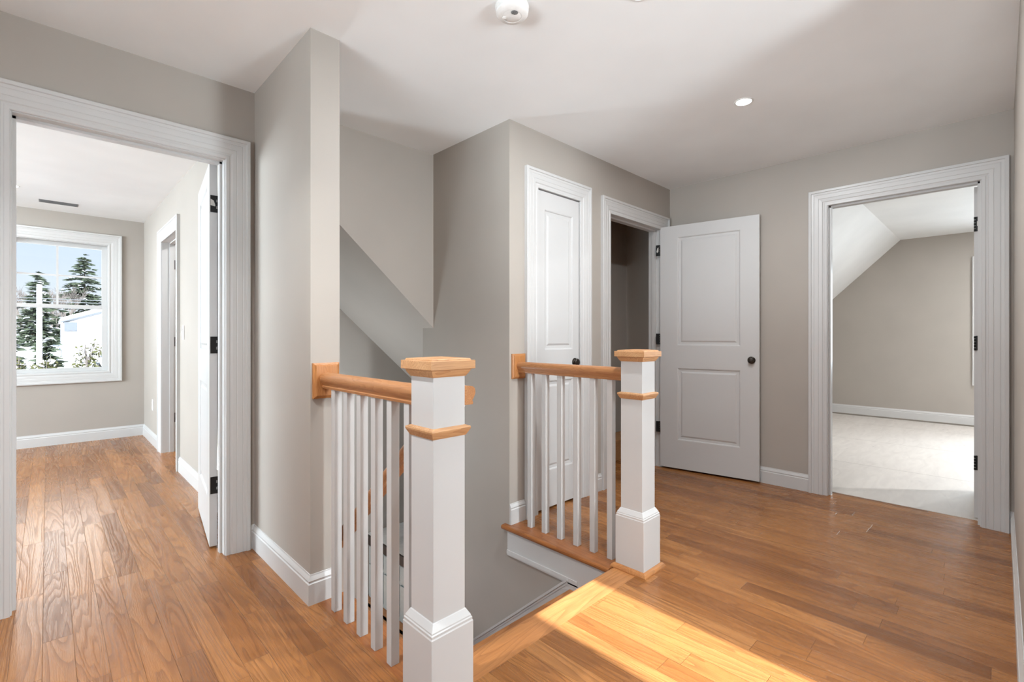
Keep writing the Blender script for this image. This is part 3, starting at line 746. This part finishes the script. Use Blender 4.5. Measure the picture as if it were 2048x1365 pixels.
def evergreen(x, y, h, w, label, snow=.35, seed=1, col='needles'):
    r = random.Random(seed); z = gz(x, y)
    t = thing('evergreen_tree', (x, y, z), label, 'tree', 'evergreens outside the window')
    build('trunk', MB().cyl((x, y, z - .2), (x, y, z + h * .95), h * .022, h * .004, 8), 'bark', t)
    fo, sn = MB(), MB()
    levels = int(h * 5)
    for k in range(levels):
        f = k / levels; zz0 = z + h * (.06 + .94 * f); rad = w * (1 - f) ** .85 * (0.75 + .5 * r.random()) + .05
        nb = max(5, int(13 * (1 - f) + 5))
        for q in range(nb):
            a = 2 * math.pi * (q + r.random()) / nb; zz = zz0 + r.uniform(-.35, .35); L = rad * (.55 + .6 * r.random()); drop = -.22 * L + .1 * r.random()
            d = Vector((math.cos(a), math.sin(a), 0)); sd_ = Vector((-d.y, d.x, 0))
            m = max(2, int(L / .28))
            for s_ in range(m):
                u = (s_ + .6) / m; p = Vector((x, y, zz)) + d * (L * u) + Vector((0, 0, drop * u * u + .05))
                sz = .16 + .18 * (1 - .5 * u) * (.6 + r.random() * .8)
                for c_ in range(4):
                    th = r.uniform(-.9, .9); v1 = (d * math.cos(th) + sd_ * math.sin(th)) * sz + Vector((0, 0, r.uniform(-.35, .15) * sz)); v2 = Vector((r.uniform(-1, 1), r.uniform(-1, 1), r.uniform(-1, .6))).normalized() * sz * .55
                    fo.poly([p - v1 * .5, p + v2 * .5, p + v1, p - v2 * .5])
                if r.random() < snow:
                    e1 = d * sz * .6; e2 = sd_ * sz * .5; p2 = p + Vector((0, 0, sz * .22))
                    sn.poly([p2 - e1, p2 - e2 + Vector((0, 0, .03)), p2 + e1 - Vector((0, 0, .06)), p2 + e2 + Vector((0, 0, .03))])
    base_props(build('foliage', fo, col, t, recalc=False), kind='stuff'); base_props(build('snow_load', sn, 'snow', t, recalc=False), kind='stuff')
    return t
evergreen(1.66, 40, 5.4, 2.15, 'large evergreen rising highest behind the right side of the window', .14, 3)
evergreen(-.33, 33, 3.5, 1.05, 'small dark pointed evergreen behind the white pole', .2, 5)
evergreen(-1.02, 22, 2.0, .80, 'snowy evergreen at the left edge of the window view', .32, 11)
evergreen(.0, 20.9, 1.75, .40, 'snowy dark evergreen between the white pole and the white house', .25, 17)

def bare_tree(x, y, h, label, seed):
    r = random.Random(seed); z = gz(x, y) - .1; mb = MB()
    def grow(p, d, L, rad, dep):
        q = p + d * L; mb.cyl(p, q, rad, rad * .65, 5)
        if dep == 0: return
        for _ in range(3 if dep > 2 else 4):
            nd = (d + Vector((r.uniform(-.75, .75), r.uniform(-.75, .75), r.uniform(-.1, .6)))).normalized()
            s0 = r.uniform(.45, 1.0); grow(p + d * L * s0, nd, L * r.uniform(.5, .75), rad * .55, dep - 1)
    grow(Vector((x, y, z)), Vector((r.uniform(-.08, .08), 0, 1)), h * .42, h * .020, 4)
    o = build('bare_tree', mb, 'bark', recalc=False); base_props(o, label, 'tree', 'bare winter trees outside the window')
bl = 'leafless brown winter tree in the thicket behind the evergreens'
for i, (x, y, h) in enumerate([(-2.3, 44, 4.6), (-1.7, 48, 4.8), (-1.1, 43, 4.3), (-.5, 47, 4.6), (-.05, 42, 4.2), (.35, 49, 4.9), (.55, 44, 4.4), (.95, 47, 4.8), (.62, 35, 3.3), (3.6, 46, 4.8), (.85, 36, 3.6), (-.75, 38, 3.7), (.15, 37, 3.5), (-1.6, 37, 3.7)]):
    bare_tree(x, y, h, bl, 30 + i)

# white house behind the evergreens
hs = thing('house', (1.6, 24.6, gz(1.6, 24.6)), 'white snow-roofed house at the right of the window view', 'house')
ze = 1.70
b = MB(); b.prism([(.42, -1.5), (.42, ze), (2.2, ze + .62), (4.0, ze), (4.0, -1.5)], 'Y', 24.2, 30); build('house_wall', b, 'siding', hs)
b = MB(); b.prism([(.36, ze - .01), (2.2, ze + .66), (4.04, ze - .01), (4.04, ze + .12), (2.2, ze + .82), (.36, ze + .12)], 'Y', 24.12, 30.2); build('snowy_roof', b, 'snow', hs)
b = MB(); b.prism([(.35, ze - .055), (2.2, ze + .60), (4.05, ze - .055), (4.05, ze - .01), (2.2, ze + .655), (.35, ze - .01)], 'Y', 24.10, 24.2); build('roof_trim', b, 'soffitblue', hs)
b = MB(); b.box(.44, .80, 24.13, 24.2, ze - .36, ze - .04); build('eave_shade_patch', b, 'soffitblue', hs, .005)  # dark patch painting the shade under the eave
b = MB(); b.box(2.3, 2.75, 24.15, 24.2, .6, 1.3); build('house_window', b, 'soffitblue', hs, .01)
# utility pole and wires
zt = 2.68
b = MB(); b.cyl((-.172, 20, gz(-.17, 20) - .2), (-.172, 20, zt), .068, .062, 16)
base_props(build('utility_pole', b, 'pole'), 'white pole standing in the snow left of the window centre', 'pole')
for nm, zz in (('upper thin wire crossing the window view behind the pole', 2.72), ('lower thin wire crossing the window view behind the pole', 2.60)):
    b = MB()
    pts = [Vector((-12 + i * 1.2, 28, zz + .006 * (i - 10) ** 2 * .35)) for i in range(26)]
    for p, q in zip(pts, pts[1:]): b.cyl(p, q, .012, n=5)
    base_props(build('outside_wire', b, 'wire'), nm, 'wire')
# snowy shrubs
def shrub(x, y, w, h, ztop, label, seed, leaves=420, snow=.28):
    r = random.Random(seed); z = gz(x, y); ztop += .13; zb = ztop - h
    t = thing('snowy_shrub', (x, y, z), label, 'shrub', 'shrubs outside the window')
    br, lf, sn = MB(), MB(), MB()
    br.cyl((x, y, z - .1), (x, y, zb + .2), .03, .016, 6)
    for k in range(22):
        a = r.uniform(0, 6.28); e = Vector((x + math.cos(a) * w * r.uniform(.2, .95), y + math.sin(a) * w * .6 * r.uniform(.2, .8), zb + h * r.uniform(.4, 1)))
        br.cyl((x, y, zb + .1 * r.random()), e, .014, .005, 5)
    for k in range(leaves):
        a = r.uniform(0, 6.28); q = math.sqrt(r.random()); zz = r.random()
        p = Vector((x + math.cos(a) * w * q, y + math.sin(a) * w * .7 * q, zb + h * zz * math.sqrt(max(0.05, 1 - .75 * q * q))))
        s_ = r.uniform(.03, .075)
        v1 = Vector((r.uniform(-1, 1), r.uniform(-1, 1), r.uniform(-.6, .8))).normalized() * s_; v2 = v1.orthogonal().normalized() * s_ * .55
        (sn if r.random() < snow * (.3 + zz) else lf).poly([p - v1, p + v2, p + v1, p - v2])
    base_props(build('branches', br, 'bark', t, recalc=False), kind='stuff'); base_props(build('leaves', lf, 'shrubleaf', t, recalc=False), kind='stuff'); base_props(build('snow_load', sn, 'snow', t, recalc=False), kind='stuff')
for i, (x, y, w, h, zt_, lb, nl) in enumerate([(-.40, 12.0, .27, .75, .66, 'low green shrub at the lower left corner of the window', 420), (-.02, 12.6, .23, .75, .66, 'low green shrub below the white pole', 380), (.42, 12.4, .14, .45, .44, 'smallest shrub poking from the snow at the window bottom', 200),
        (.86, 13.2, .22, .9, .72, 'low shrub at the lower right corner of the window', 420), (.80, 17.5, .3, .9, 1.02, 'twiggy brown shrub in front of the white house', 130), (1.20, 18.5, .3, .95, 1.0, 'twiggy shrub at the right edge before the white house', 150)]):
    shrub(x, y, w, h, zt_, lb, 60 + i, nl)

# ------------------------------------------------------------------ sky, sun, lamps
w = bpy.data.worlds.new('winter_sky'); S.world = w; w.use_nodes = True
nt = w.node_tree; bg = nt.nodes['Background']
tc = N(nt, 'ShaderNodeTexCoord'); sp = N(nt, 'ShaderNodeSeparateXYZ'); nt.links.new(tc.outputs['Generated'], sp.inputs[0])
c = ramp(nt, sp.outputs[2], [(0.0, (.90, .94, 1.0)), (0.05, (.82, .90, 1.0)), (.16, (.66, .80, 1.0)), (.6, (.30, .52, .92))])
# added glow out of view for the floor streak: elevation band times azimuth band
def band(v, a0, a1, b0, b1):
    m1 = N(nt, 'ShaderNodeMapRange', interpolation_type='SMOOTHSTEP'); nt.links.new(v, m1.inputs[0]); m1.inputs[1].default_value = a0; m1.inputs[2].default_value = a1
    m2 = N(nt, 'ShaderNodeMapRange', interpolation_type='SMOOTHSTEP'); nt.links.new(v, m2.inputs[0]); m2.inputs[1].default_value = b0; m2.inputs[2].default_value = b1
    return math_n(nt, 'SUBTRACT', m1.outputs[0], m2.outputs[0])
added_glow = math_n(nt, 'MULTIPLY', band(sp.outputs[2], .17, .25, .50, .66), band(sp.outputs[1], .55, .85, 2.0, 3.0))
c = mixc(nt, math_n(nt, 'MINIMUM', math_n(nt, 'MULTIPLY', added_glow, 1.2), 1.0), c, (1.0, .985, .96))
nt.links.new(c, bg.inputs[0]); nt.links.new(math_n(nt, 'MULTIPLY_ADD', added_glow, 2.6, .62), bg.inputs[1])

def sun(direction, strength):
    l = bpy.data.lights.new('sun', 'SUN'); l.energy = strength; l.angle = R(.9); l.color = (.97, .98, 1.0)
    o = bpy.data.objects.new('sun', l); COL.objects.link(o); o.rotation_euler = Vector(direction).to_track_quat('-Z', 'Y').to_euler()
el = R(31)
sun((.015 * math.cos(el), math.cos(el), -math.sin(el)), 12.5)

def area_lamp(name, loc, direction, sx, sy, power, col=(.93, .965, 1.0), spread=180):
    l = bpy.data.lights.new(name, 'AREA'); l.shape = 'RECTANGLE'; l.size = sx; l.size_y = sy; l.energy = power; l.color = col; l.spread = R(spread)
    o = bpy.data.objects.new(name, l); COL.objects.link(o); o.location = loc
    d = Vector(direction); o.rotation_euler = d.to_track_quat('-Z', 'Y').to_euler()
    o.visible_camera = True
    return o
DC = (.82, .925, 1.0)
area_lamp('daylight_hall_window', (1.58, -1.50, 1.45), (0, 1, -.45), .42, 1.34, 30, (.90, .96, 1.0), 140)
area_lamp('fill_hall_side', (-1.72, .5, 1.5), (1, 0, -.35), 2.7, 1.35, 8, (.97, .985, 1.0), 150)  # added fill lamp outside the added side window
area_lamp('snow_bounce_hall_front', (1.0, -5.0, .0), (0, 1, .28), 4.5, 1.2, 140, DC, 120)  # added lamp standing in for light thrown up by snow
area_lamp('snow_bounce_hall_side', (-5.2, .5, .0), (1, 0, .28), 5.0, 1.2, 135, DC, 120)  # added lamp standing in for snow bounce through the added side window
area_lamp('daylight_side_window', (-3.30, 4.9, 1.5), (1, 0, -.3), 1.9, 1.35, 165, DC, 160)
area_lamp('daylight_right_bedroom', (BX + .22, -.5, 1.4), (-1, 0, -.35), 1.25, 1.35, 38, DC, 150)
area_lamp('stair_fill_lamp', (.96, 3.5, .15), (.6, .12, .8), .3, .5, 13, DC)  # bare fill lamp added in the stairwell to light the soffit, no window here
area_lamp('lower_stair_fill_lamp', (1.1, 3.5, -.9), (1, 0, -.2), .4, .4, 1.5, DC)  # bare weak fill lamp added over the lower landing

# ------------------------------------------------------------------ camera
cam = bpy.data.cameras.new('camera'); co = bpy.data.objects.new('camera', cam); COL.objects.link(co)
cam.sensor_fit = 'HORIZONTAL'; cam.sensor_width = 36.0; cam.lens = 36.0 * 953.54 / 2048
cam.shift_y = -(682.5 - 673.13) / 2048
cam.clip_start = .02; cam.clip_end = 400
th = R(45.744)
co.location = (0, 0, 1.133); co.rotation_euler = (R(90), 0, th - R(90))
S.camera = co

S.view_settings.view_transform = 'Standard'; S.view_settings.look = 'None'; S.view_settings.gamma = 1.0
S.view_settings.use_curve_mapping = False
S.view_settings.exposure = 0.85
S.cycles.use_denoising = True
S.cycles.max_bounces = 12; S.cycles.diffuse_bounces = 8; S.cycles.transparent_max_bounces = 16
